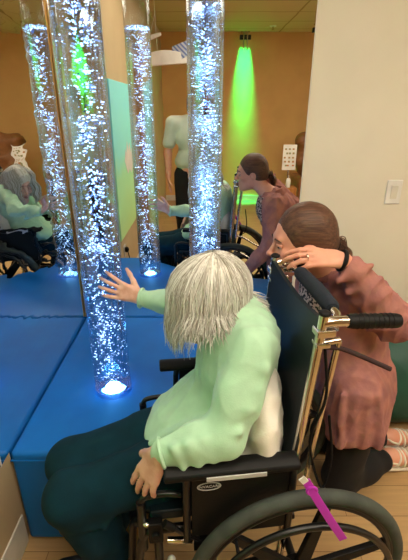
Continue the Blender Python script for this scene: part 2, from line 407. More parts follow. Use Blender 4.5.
# ------------------------------------------------------------------ bubble tubes
def bubble_tube(cx, cy, label, seed, n):
    r = np.random.default_rng(seed); R = .0775; top = 2.36; wl = 2.02
    t = thing('bubble_tube', label, 'bubble tube', (cx,cy,PT), group='bubble tubes on the platform')
    obj('base_collar', MB().lathe((0,0,0), [(R+.004,.0),(R+.004,.012),(R+.001,.02),(R-.004,.02),(R-.004,.012)], 40), M['acrylic'], t)
    prof = [(R,.012),(R,top-PT)]
    a = MB(); a.lathe((0,0,0), [(R,.0125),(R,top-PT)], 48); a.f = a.f[:-2]
    obj('acrylic_tube', a, M['acrylic'], t, smooth=180)
    obj('water_column', MB().lathe((0,0,0), [(R-.0025,.02),(R-.0025,wl-PT)], 48), M['water'], t)
    obj('lamp_disc', MB().lathe((0,0,0), [(.034,.004),(.034,.012)], 32), emit('lamp_glow_%d' % seed, (100,185,255), 90.0), t)
    obj('top_cap', MB().lathe((0,0,top-PT), [(R+.004,-.03),(R+.004,.01),(.02,.012),(.015,HC-top)], 40), M['white_plastic'], t)
    # rising bubbles: too many to count
    g = (1+5**.5)/2
    ico = np.array([(-1,g,0),(1,g,0),(-1,-g,0),(1,-g,0),(0,-1,g),(0,1,g),(0,-1,-g),(0,1,-g),(g,0,-1),(g,0,1),(-g,0,-1),(-g,0,1)])/math.sqrt(1+g*g)
    tri = [(0,11,5),(0,5,1),(0,1,7),(0,7,10),(0,10,11),(1,5,9),(5,11,4),(11,10,2),(10,7,6),(7,1,8),(3,9,4),(3,4,2),(3,2,6),(3,6,8),(3,8,9),(4,9,5),(2,4,11),(6,2,10),(8,6,7),(9,8,1)]
    bv = []; bf = []
    clus = [(r.uniform(.03,wl-PT-.02), r.normal(.006,.019), r.normal(0,.02)) for _ in range(80)]
    for i in range(n):
        if i < n*.74:
            c = clus[r.integers(len(clus))]; z = c[0]+r.normal(0,.03); x = c[1]+r.normal(0,.013); y = c[2]+r.normal(0,.013); s = r.uniform(.0014,.0042)
        elif i < n*.95:
            z = r.uniform(.022,wl-PT-.01); q = R*.86*math.sqrt(r.random()); a_ = r.random()*6.283; x, y = q*math.cos(a_), q*math.sin(a_); s = r.uniform(.0011,.003)
        else:
            z = wl-PT-.004-abs(r.normal(0,.004)); q = R*.88*math.sqrt(r.random()); a_ = r.random()*6.283; x, y = q*math.cos(a_), q*math.sin(a_); s = r.uniform(.002,.005)
        q = math.hypot(x,y); lim = R-.006-s
        if q > lim: x *= lim/q; y *= lim/q
        if not .03 < z < wl-PT-.002: z = r.uniform(.04,wl-PT-.02)
        o = len(bv); bv += [tuple(p) for p in (ico*s*np.array([1,1,.8])+np.array([x,y,z]))]; bf += [tuple(k+o for k in f) for f in tri]
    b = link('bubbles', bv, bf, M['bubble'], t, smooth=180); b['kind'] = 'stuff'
    return t
bubble_tube(-.395, 1.467, 'tall clear bubble tube nearest the viewer, touched by the seated woman\'s hand', 3, 1600)
bubble_tube(.005, 1.93, 'tall clear bubble tube close to the mirror, rising behind the grey-haired woman\'s head', 5, 1750)

# ------------------------------------------------------------------ wheelchair (local: faces -x, near side -y, origin under the rear axle)
WC = (.24,1.053,0); WR = math.radians(7)
wc = thing('wheelchair', 'black high-back wheelchair with the grey-haired woman seated in it', 'wheelchair', WC, WR)
def wheel(sy):
    y = sy*.276; c = V(0,y,.322)
    w = obj('rear_wheel', MB().ring(c, .287, .013, n=64).ring(c+V(0,sy*.006,0), .277, .008, n=64), M['black_metal'], wc)
    sp = MB()
    for i in range(6):
        a = 2*PI*i/6+.3; d = V(math.cos(a),0,math.sin(a)); tn = V(-math.sin(a),0,math.cos(a))
        A = c+d*.03; B = c+d*.28
        q = [A+tn*.022-V(0,.010,0), A-tn*.022-V(0,.010,0), B-tn*.012-V(0,.008,0), B+tn*.012-V(0,.008,0)]
        q2 = [p+V(0,.018,0) for p in q]
        sp.add(q+q2, [(0,1,2,3),(7,6,5,4),(0,4,5,1),(1,5,6,2),(2,6,7,3),(3,7,4,0)])
    obj('spokes', sp, M['black_plastic'], w, smooth=0, bevel=.003)
    obj('tyre', MB().ring(c, .304, .0205, n=72, m=12), M['rubber'], w)
    obj('hand_rim', MB().ring(c+V(0,sy*.052,0), .258, .010, n=64), M['black_metal'], w)
    for i in range(6):
        a = 2*PI*i/6+.3; p = c+V(math.cos(a),0,math.sin(a))*.258; obj('rim_standoff', MB().tube([p, p+V(0,sy*.05,0)], .005, 6), M['black_metal'], w)
    obj('hub', MB().tube([c-V(0,.03,0), c+V(0,.03,0)], .04, 20), M['black_plastic'], w, bevel=.004)
    obj('axle_cap', MB().ball(c+V(0,sy*.032,0), (.016,.01,.016)), M['chrome'], w)
for s in (-1,1): wheel(s)
def arc(c, a0, a1, r, n=8): return [(c[0]+r*math.cos(a0+(a1-a0)*i/n), c[1], c[2]+r*math.sin(a0+(a1-a0)*i/n)) for i in range(n+1)]
for s in (-1,1):
    y = s*.205
    cn = obj('back_cane', MB().tube([(-.03,y,.16),(-.028,y,.5),(.018,y,1.135)], .0125, 14), M['chrome'], wc)
    obj('cane_cap', MB().ball((.018,y,1.137), (.015,.015,.008)), M['black_plastic'], cn)
    ph = obj('push_handle', MB().tube(curve([(.0165,y,1.112),(.05,y,1.114),(.11,y,1.110)], 4), .0135, 14), M['chrome'], wc)
    gp = MB().tube([(.078,y,1.1125),(.088,y,1.112),(.200,y,1.106),(.210,y,1.1055)], [.0165,.0185,.0185,.016], 14)
    for i in range(8): gp.ring((.10+i*.0125,y,1.1112-.0006*i), .0178, .0018, axis=(1,0,0), n=16, m=5)
    obj('grip', gp, M['black_plastic'], ph)
    obj('clamp', MB().box((-.002,y-.018,1.08),(.045,y+.018,1.098)).box((.0,y-.017,1.05),(.036,y+.017,1.062)), M['chrome'], cn, smooth=0, bevel=.003)
    obj('recline_strut', MB().tube([(.062,y,1.06),(.03,y,.72),(.025,y,.6)], .0085, 10).tube([(.012,y,1.056),(.064,y,1.062)], .009, 10), M['chrome'], wc)
    fl = obj('seat_rail', MB().tube(curve([(.0,y,.47),(-.2,y,.47),(-.40,y,.47),(-.44,y,.45),(-.455,y,.38),(-.47,y,.24)], 5), .0125, 12), M['black_metal'], wc)
    obj('lower_rail', MB().tube(curve([(-.03,y,.3),(-.2,y,.26),(-.42,y,.24)], 4), .0115, 10), M['black_metal'], wc)
    obj('front_post', MB().tube([(-.40,y,.14),(-.40,y,.47)], .013, 12), M['black_metal'], wc)
    yo = s*.238
    ar = obj('armrest', MB().tube(curve([(-.03,yo,.46),(-.03,yo,.685),(-.05,yo,.71),(-.2,yo,.712),(-.29,yo,.712),(-.315,yo,.69),(-.318,yo,.60),(-.318,yo,.46)], 5), .011, 10), M['black_metal'], wc)
    G = [[(x, yo-.028+.056*j/6, .729+.010*math.sin(PI*j/6)*1.0) for j in range(7)] for x in np.linspace(-.375,-.02,14)]
    obj('arm_pad', MB().sheet(G, (0,0,-.018)), M['black_plastic'], ar, bevel=.005)
    sp = obj('side_panel', MB().box((-.305,yo-.004,.475),(-.04,yo+.004,.706)), M['black_plastic'], ar, smooth=0, bevel=.003)
    obj('arm_pad_glint', MB().box((-.268,yo+s*.029-.002,.709),(-.112,yo+s*.029+.002,.722)), M['silver_print_and_glint'], ar, smooth=0, bevel=.001)  # pale strip shaped as the light reflected along the arm pad
    if s < 0:
        lg = obj('logo', MB().ring((-.258,yo-.0055,.664), .031, .0014, n=40, m=6, sx=1, sz=.42), M['silver_print_and_glint'], sp)
        cu = bpy.data.curves.new('logo_lettering', 'FONT'); cu.body = 'INVACARE'; cu.size = .0125; cu.align_x = 'CENTER'; cu.align_y = 'CENTER'; cu.extrude = .0006
        to = bpy.data.objects.new('lettering_source', cu); C.objects.link(to); bpy.context.view_layer.update()
        lm = bpy.data.meshes.new_from_object(to.evaluated_get(bpy.context.evaluated_depsgraph_get())); bpy.data.objects.remove(to)
        tx = bpy.data.objects.new('logo_lettering', lm); C.objects.link(tx); tx.parent = sp; tx.location = (-.258,yo-.006,.664); tx.rotation_euler = (PI/2,0,0); lm.materials.clear(); lm.materials.append(M['silver_print_and_glint'])
    ca = obj('caster', MB().ring((-.40,s*.215,.10), .078, .022, n=40), M['rubber'], wc)
    obj('caster_wheel', MB().tube([(-.40,s*.215-.015,.10),(-.40,s*.215+.015,.10)], .07, 24), M['black_plastic'], ca)
    obj('caster_fork', MB().tube([(-.40,s*.215-.032,.10),(-.40,s*.215-.032,.19),(-.40,s*.215+.032,.19),(-.40,s*.215+.032,.10)], .008, 8), M['black_metal'], ca)
    yh = s*.17
    lr = obj('leg_rest', MB().tube(curve([(-.40,y,.50),(-.44,y,.50),(-.47,yh,.46),(-.485,yh,.30),(-.50,yh,.14)], 5), .012, 10), M['black_metal'], wc)
    obj('foot_plate', MB().box((-.66,yh-.075,.125),(-.49,yh+.055,.14)), M['black_plastic'], lr, smooth=0, bevel=.006)
    obj('hanger_bracket', MB().box((-.425,y-.02,.44),(-.385,y+.02,.515)).tube([(-.405,y-.03,.475),(-.405,y+.03,.475)], .012, 10), M['black_plastic'], lr, smooth=0, bevel=.004)
    obj('latch_bolt', MB().ball((-.43,y-.012*1,.515), (.010,.010,.006)), M['chrome'], lr)
    obj('hanger_post', MB().tube([(-.442,y,.40),(-.442,y,.585)], .0125, 12).tube(curve([(-.442,y,.58),(-.43,y,.602),(-.38,y,.61),(-.33,y,.60)],5), .009, 10), M['black_metal'], lr)
    obj('brace_pin', MB().tube([(-.375,y-.02*s,.392),(-.30,y-.02*s,.38)], .010, 12), M['chrome'], wc)
    obj('tip_knob', MB().ball((-.365,y+.01*s,.345), (.013,.013,.018)), M['white_plastic'], lr)
    bl = obj('wheel_lock', MB().tube([(-.285,s*.235,.452),(-.33,s*.238,.49),(-.36,s*.24,.52)], .007, 8).box((-.30,s*.222,.42),(-.25,s*.245,.455)), M['black_metal'], wc)
    obj('lock_tip', MB().tube([(-.355,s*.2395,.515),(-.38,s*.2405,.54)], .011, 10), M['black_plastic'], bl)
    at_ = obj('anti_tipper', MB().tube(curve([(.02,y+s*.01,.56),(.09,y+s*.01,.535),(.15,y+s*.01,.50),(.215,y+s*.01,.465)], 5), .009, 10), M['chrome'], wc)
    obj('tip_cap', MB().tube([(.207,y+s*.01,.470),(.235,y+s*.01,.453)], .0125, 10), M['black_plastic'], at_)
obj('seat', MB().sheet([[(x,y_,.50-.012*math.cos(y_/.2*PI/2)) for y_ in np.linspace(-.2,.2,9)] for x in np.linspace(-.02,-.42,6)], (0,0,.035)), M['nylon'], wc, bevel=.006)
G = []
for z in np.linspace(.52,1.125,14):
    G.append([(-.028+.046*(z-.5)/.635+.012*math.cos(y_/.205*PI/2), y_, z-.03*math.cos(y_/.205*PI/2)*max(0,(z-.9)/.22)) for y_ in np.linspace(-.207,.207,13)])
bk = obj('backrest', MB().sheet(G, (-.012,0,0)), M['nylon'], wc)
for s in (-1,1):
    for z in (.62,.76,.90,1.03): obj('screw', MB().ball((-.012+.046*(z-.5)/.635-.012, s*.19, z), (.005,.006,.006)), M['chrome'], bk)
cbx = MB().tube([(-.2,-.2,.47),(-.2,.2,.2)], .011, 10).tube([(-.23,.2,.47),(-.23,-.2,.2)], .011, 10)
obj('cross_brace', cbx, M['black_metal'], wc)
obj('axle_tube', MB().tube([(0,-.245,.322),(0,.245,.322)], .013, 10), M['black_metal'], wc)
for s in (-1,1): pass
sb = obj('spreader_bar', MB().tube([(.05,-.20,1.09),(.066,-.17,1.112),(.07,0,1.116),(.066,.14,1.112),(.05,.20,1.09)], .0105, 12), M['chrome'], wc)
obj('foam_sleeve', MB().tube([(.066,-.142,1.113),(.068,-.13,1.114),(.07,-.02,1.116),(.069,.10,1.114),(.067,.112,1.113)], [.017,.021,.022,.021,.017], 16), M['foam'], sb)
obj('recline_cable', MB().tube(curve([(.03,-.205,1.045),(.07,-.21,1.04),(.12,-.225,1.022),(.185,-.245,.995)], 5), .0065, 8), M['red_cord'], wc)
obj('cable', MB().tube(curve([(.03,-.2,1.05),(.045,-.215,.9),(.02,-.21,.75),(.07,-.215,.58),(.10,-.19,.66),(.085,-.17,.8)], 6), .004, 6), M['black_plastic'], wc)
wm = wc.matrix_basis if False else (Matrix.Translation(WC) @ Matrix.Rotation(WR,4,'Z'))

# magenta tag hanging from the armrest
G = []
p0, p1 = V(.246,.728,.748), V(.352,.700,.575)
for i in range(12):
    t = i/11; c = p0+(p1-p0)*t+V(0,-.006*math.sin(t*PI),0); sd = nrm(np.cross(p1-p0,(0,1,0)))
    G.append([c-sd*.0105, c-sd*.004, c+sd*.004, c+sd*.0105])
tg = thing('tag_strap', 'magenta plastic strap tag hanging from the wheelchair armrest over its wheel', 'tag', p0)
obj('strap', MB().sheet(G, (0,-.0025,0)), M['purple'], tg, pivot=p0, bevel=.0008)
G2 = [[p0+V(-.012+.012*i,-.004,.012-.014*i)-V(.006,0,.006)*j for j in (-1,1)] for i in (0,1)]
obj('white_clip', MB().sheet(G2, (0,-.004,0)), M['white_plastic'], tg, pivot=p0)
obj('buckle', MB().ring(p0+(p1-p0)*.16+V(0,-.004,0), .012, .0035, n=20, m=6), M['purple'], tg, pivot=p0)

# ------------------------------------------------------------------ people helpers
def hand(F, w, f, n, side, sc=1., curl=(.35,.4,.4,.45), spread=.13, thumb=.45, tc=.3, k=.006):
    """w wrist, f finger direction, n palm normal (the way the palm faces), side = thumb-side direction"""
    f = nrm(f); n = nrm(np.array(n)-f*np.dot(n,f)); sd = nrm(np.array(side)-f*np.dot(side,f)-n*np.dot(side,n)); w = np.array(w, float)
    offs = (.030,.010,-.010,-.028); lens = ((.040,.025,.020),(.044,.028,.021),(.041,.026,.020),(.032,.020,.018)); kl = (.084,.088,.084,.076)
    for i in range(4):
        kn = w+sc*(f*kl[i]+sd*offs[i]); F.cone(w+sd*offs[i]*.55*sc+f*.012*sc, kn, .0135*sc, .0105*sc, .012)
        d = nrm(f+sd*spread*(1.5-i)*.55); p = kn; a = 0
        for j in range(3):
            a += curl[i]*(.7,1.1,.8)[j]; dd = nrm(d*math.cos(a)+n*math.sin(a)); q = p+dd*lens[i][j]*sc
            F.cone(p, q, (.0092,.0084,.0076)[j]*sc, (.0084,.0076,.0066)[j]*sc, .004); p = q
    b = w+sc*(f*.022+sd*.022); d = nrm(f*.75+sd*thumb*1.5+n*.35); p = b
    for j,(l,ra,rb) in enumerate(((.042,.0145,.0105),(.032,.0102,.0092),(.025,.0092,.0075))):
        q = p+d*l*sc; F.cone(p, q, ra*sc, rb*sc, .008); p = q; d = nrm(d+(n*.6-sd*.25+f*.2)*tc)
def head(F, H, f, up=(0,0,1), sc=1.):
    f = nrm(f); up = np.array(up, float); u = nrm(up-f*np.dot(up,f)); s = np.cross(u,f); H = np.array(H, float)
    P = lambda a,b,c: H+sc*(a*f+b*s+c*u)
    R = np.array([f,s,u])
    F.ell(P(-.012,0,.022), (.097*sc,.076*sc,.094*sc), R, .02)
    F.ell(P(.03,0,-.045), (.060*sc,.056*sc,.074*sc), R, .03)
    F.cone(P(.02,.040,-.075), P(.068,.012,-.1), .018*sc, .014*sc, .03); F.cone(P(.02,-.040,-.075), P(.068,-.012,-.1), .018*sc, .014*sc, .03)
    F.ell(P(.077,0,-.103), (.016*sc,.018*sc,.014*sc), R, .018)
    F.cone(P(.078,.03,.02), P(.078,-.03,.02), .010*sc, k=.02)
    F.ell(P(.062,.040,-.028), (.02*sc,.02*sc,.016*sc), R, .02); F.ell(P(.062,-.040,-.028), (.02*sc,.02*sc,.016*sc), R, .02)
    for e in (-1,1): F.ell(P(.092,e*.031,.0), (.016*sc,.017*sc,.012*sc), R, .012, cut=True)
    F.cone(P(.085,0,.010), P(.108,0,-.030), .0065*sc, .0095*sc, .010)
    F.ell(P(.113,0,-.031), (.009*sc,.010*sc,.008*sc), R, .006)
    for e in (-1,1): F.ell(P(.099,e*.011,-.036), (.009*sc,.007*sc,.007*sc), R, .006)
    F.cone(P(.086,.016,-.0605), P(.086,-.016,-.0605), .0075*sc, k=.008); F.cone(P(.085,.014,-.0735), P(.085,-.014,-.0735), .008*sc, k=.008)
    F.cone(P(.097,.018,-.067), P(.097,-.018,-.067), .003*sc, k=.004, cut=True)
    for e in (-1,1):
        F.ell(P(-.008,e*.076,-.015), (.019*sc,.008*sc,.031*sc), R, .008)
        F.ell(P(-.004,e*.084,-.013), (.010*sc,.006*sc,.018*sc), R, .006, cut=True)
    return P, R
def face_parts(P, R, root, pv, sc=1., lids=None):
    for e in (-1,1):
        ey = obj('eye', MB().ball(P(.0735,e*.031,.0), (.0112*sc,)*3), M['eye_white'], root, pivot=pv)
        obj('iris', MB().ball(P(.0815,e*.0315,-.0025), (.0052*sc,)*3), M['iris'], ey, pivot=pv)
        obj('eyelid', MB().tube([P(.0785,e*.017,.0025),P(.0845,e*.026,.0052),P(.0845,e*.035,.005),P(.0745,e*.046,.001)], .0052*sc, 8), M['skin_young' if lids is None else lids], root, pivot=pv)
        obj('eyebrow', MB().tube([P(.0905,e*.014,.019),P(.0915,e*.026,.0245),P(.0855,e*.040,.0225),P(.0755,e*.050,.016)], [.002,.0032,.003,.001], 6), M['brow'], root, pivot=pv)
    obj('lips', MB().tube([P(.082,.021,-.0655),P(.0925,.010,-.0615),P(.0955,0,-.0625),P(.0925,-.010,-.0615),P(.082,-.021,-.0655)], [.001,.0042,.0045,.0042,.001], 8)
        .tube([P(.082,.019,-.068),P(.0915,.010,-.0735),P(.094,0,-.0745),P(.0915,-.010,-.0735),P(.082,-.019,-.068)], [.001,.0045,.005,.0045,.001], 8), M['lip'], root, pivot=pv)

# ------------------------------------------------------------------ the seated woman
def seated_woman():
    pv = (.1,1.05,0)
    Pv = V(.12,1.06,.61); hipL, hipR = V(.08,.975,.61), V(.09,1.145,.61)
    kL, kR = V(-.385,.872,.51), V(-.42,1.005,.51); aL, aR = V(-.315,.90,.19), V(-.35,1.02,.19)
    Ch = V(.125,1.07,.88); N = V(.085,1.10,.99); H = V(.002,1.13,1.045)
    sL, sR = V(.135,.945,.985), V(.07,1.225,.985); eL, eR = V(.042,.83,.79), V(-.045,1.375,.90); wL, wR = V(-.112,.80,.758), V(-.243,1.418,.912)
    F = Field((-.62,.74,.10),(.32,1.56,1.24), .0042)
    F.ell(Pv, (.12,.15,.10), k=.03); F.cone(Pv-V(.03,0,0), Ch-V(.02,0,0), .10, .095, .05); F.cone(sL, sR, .05, .05, .05); F.cone(Ch-V(.02,0,0), N, .09, .055, .05)
    F.chain([hipL,kL,aL], [.075,.056,.036]); F.chain([hipR,kR,aR], [.075,.056,.036])
    for a, sg in ((aL,-1),(aR,1)):
        F.cone(a+V(.03,0,-.005), a+V(-.03,0,-.02), .03, .03); F.cone(a+V(-.03,0,-.02), a+V(-.15,sg*.01,-.03), .03, .02)
    F.chain([sL,eL,wL], [.045,.038,.026]); F.chain([sR,eR,wR], [.045,.036,.026])
    F.cone(N-V(0,0,.02), H-V(0,0,.05), .05, .048, .03)
    fd = nrm((-.74,.62,-.34)); P, R = head(F, H, fd)
    hand(F, wL, (-.44,-.02,-.9), (.55,.75,-.35), (-.55,.6,.0), 1.04, (.18,.2,.22,.28), .1, .35)
    hand(F, wR, (-.86,-.22,.42), (-.35,.93,.0), (.35,.12,.9), .95, (.2,.24,.22,.2), .32, .55)
    root = solid('person', F, M['skin_old'], pivot=pv)
    tag(root, 'grey-haired person in mint green blouse seated in the wheelchair, reaching to a bubble tube', 'person')
    face_parts(P, R, root, pv, lids='skin_old')
    # blouse
    B = Field((-.30,.74,.54),(.32,1.47,1.13), .0042)
    B.ell((.02,1.06,.68), (.125,.16,.13), k=.04); B.ell((.10,1.065,.85), (.125,.15,.15), k=.05)
    B.ell((.115,1.08,.945), (.105,.165,.10), k=.06); B.cone((.14,1.0,.99), (.10,1.18,.995), .062, .06, .05)
    B.ell((-.055,1.05,.665), (.105,.14,.065), k=.05); B.ell((-.115,1.03,.635), (.075,.14,.04), k=.05)
    B.chain([sL+V(.0,-.01,0), .5*(sL+eL)+V(.005,-.01,0), eL+V(.01,0,.0)], [.068,.062,.058], .03); B.chain([eL+V(.01,0,0), .55*eL+.45*wL+V(0,0,.004), wL+V(.012,0,.004)], [.058,.05,.037], .02)
    B.chain([sR, eR], [.064,.054], .03); B.chain([eR, .5*(eR+wR), wR+V(.012,-.004,-.002)], [.054,.043,.035], .02)
    B.cone(N+V(.01,.0,-.02), N+V(-.02,.012,.025), .066, .06, .03)
    # creases: sleeve bunches at the elbow, drape folds across the belly
    for i,(t,a) in enumerate(((.15,.9),(.35,.4),(.6,.8),(.8,.3))):
        c = sL+(eL-sL)*t; B.cone(c+V(-.06,-.02,-.02-.02*a), c+V(.03,-.062,.02*a), .010, .008, .02)
    for t in (.2,.45,.7):
        c = eL+(wL-eL)*t; B.cone(c+V(-.012,-.035,.034), c+V(.014,-.042,-.03), .008, .006, .018)
    for i in range(6):
        a = i*.028; B.cone((-.16+a,.935,.66+a*.55), (-.02+a*.9,.925-.01*i,.71+a*1.1), .010, .007, .02)
    B.plane_cut(wL+V(.006,0,0), (-.93,-.05,-.35)) if False else None
    bl = solid('blouse', B, M['blouse'], root, pv, fold=dict(amp=.013, freq=46, seed=4, axis=(.2,.1,1)))
    obj('cuff', MB().ring(wL+V(.002,0,.003), .037, .005, axis=nrm(wL-eL), n=28), M['blouse'], bl, pivot=pv)
    obj('cuff', MB().ring(wR+V(.003,-.002,-.002), .036, .005, axis=nrm(wR-eR), n=28), M['blouse'], bl, pivot=pv)
    obj('neckband', MB().ring(N+V(-.016,.010,.016), .058, .007, axis=H-N, n=32, m=8), M['blouse'], bl, pivot=pv)
    # trousers
    T = Field((-.60,.76,.16),(.30,1.28,.78), .0045)
    T.ell(Pv+V(0,0,-.0), (.15,.175,.115), k=.03)
    for h_, k_, a_ in ((hipL,kL,aL),(hipR,kR,aR)):
        T.chain([h_, .5*(h_+k_)+V(0,0,-.004), k_+V(-.012,0,.0)], [.097,.092,.078], .03); T.chain([k_+V(-.012,0,0), .5*(k_+a_)+V(.01,0,0), a_+V(.02,0,.03)], [.078,.074,.066], .03)
    for k_ in (kL,kR):
        for i in range(4): T.cone(k_+V(.01+.03*i,-.06,-.05-.0*i), k_+V(.06+.03*i,-.03,.06), .010, .006, .02)
    T.plane_cut((0,0,.215), (.1,0,-1))
    solid('trousers', T, M['teal_pants'], root, pv, fold=dict(amp=.009, freq=26, seed=9, axis=(1,0,.1)))
    for a, sg in ((aL,-1),(aR,1)):
        S = Field(a-V(.24,.08,.10), a+V(.12,.08,.06), .004)
        S.cone(a+V(.03,0,-.008), a+V(-.03,0,-.02), .037, .037); S.cone(a+V(-.03,0,-.018), a+V(-.155,sg*.01,-.027), .037, .027); S.plane_cut(a+V(0,0,-.048),(0,0,-1)); S.plane_cut(a+V(.0,0,.012),(.35,0,1))
        solid('shoe', S, M['shoe'], root, pv)
    # hair: bob with loose strands
    f, s, u = R; Hc = H+V(.0,0,.012)
    A = Field(H-.22, H+.22, .004)
    A.ell(Hc-f*.022+V(0,0,.012), (.113,.103,.112), R, .02)
    for e in (-1,1):
        A.ell(H+s*e*.078+f*.004+V(0,0,-.03), (.058,.034,.080), np.array([f,s,V(0,0,1)]), .035)
    A.ell(H-f*.078+V(0,0,-.005), (.05,.088,.085), np.array([f,s,V(0,0,1)]), .04)
    A.ell(H+f*.105+V(0,0,-.045), (.07,.05,.10), np.array([f,s,u]), .02, cut=True)
    v, q = A.mesh(); v = relax(v, q, 2); v = folds(v, q, amp=.003, freq=60, seed=2, axis=(0,0,1))
    hb = link('hair', v, q, M['grey_hair'], root, pv, smooth=180)
    st = MB(); r = np.random.default_rng(21)
    crown = Hc-f*.035+V(0,0,.125)
    for i in range(1500):
        az = r.uniform(.55,2*PI-.55)
        ca, sa = math.cos(az), math.sin(az); hd = nrm(nrm(f*V(1,1,0))*ca+nrm(s*V(1,1,0))*sa)
        back = max(0., min(1., (.4-ca)/.9)); rad = (.117+.010*abs(sa))*r.uniform(.93,1.06)
        low = -.128+.098*back+r.normal(0,.019)
        c0 = Hc-f*.018; a0 = r.uniform(.02,.9); pts = []; sw = r.normal(0,.16); lift = r.uniform(.985,1.03)
        for k in range(7):
            th = a0+(1.66-a0)*k/6; z2 = az+sw*k/6
            h2 = nrm(nrm(f*V(1,1,0))*math.cos(z2)+nrm(s*V(1,1,0))*math.sin(z2))
            pts.append(c0-s*.018*(1-k/6)+h2*rad*math.sin(th)+V(0,0,.118*lift*math.cos(th)+.008))
        hd = h2; e = pts[-1]; w1 = r.normal(0,.012); w2 = r.normal(0,.012); dn = e[2]-(H[2]+low)
        for k in range(1,6):
            t = k/5; pts.append(e+V(0,0,-max(dn,.03)*t)+hd*(back*.055*t*t-(1-back)*.018*t*t+.004*t)+V(w1*t*math.sin(3*t),w2*t*math.cos(2*t),0))
        th_ = r.uniform(.0006,.0015); st.tube(pts, [th_]*(len(pts)-2)+[th_*.8,th_*.25], 4, caps=False)
    obj('loose_strands', st, M['grey_strands'], hb, pivot=pv, smooth=180)
seated_woman()

# white pillow behind her lower back
PW = Field((.03,.78,.50),(.32,1.26,.98), .005)
PW.ell((.165,1.01,.735), (.068,.205,.20), k=.02); PW.ell((.14,1.01,.64), (.095,.205,.09), k=.04)
pl = solid('pillow', PW, M['pillow'], pivot=(.2,1.03,.55), fold=dict(amp=.010, freq=40, seed=5))
tag(pl, 'white cotton pillow wedged behind the seated woman\'s lower back', 'pillow')

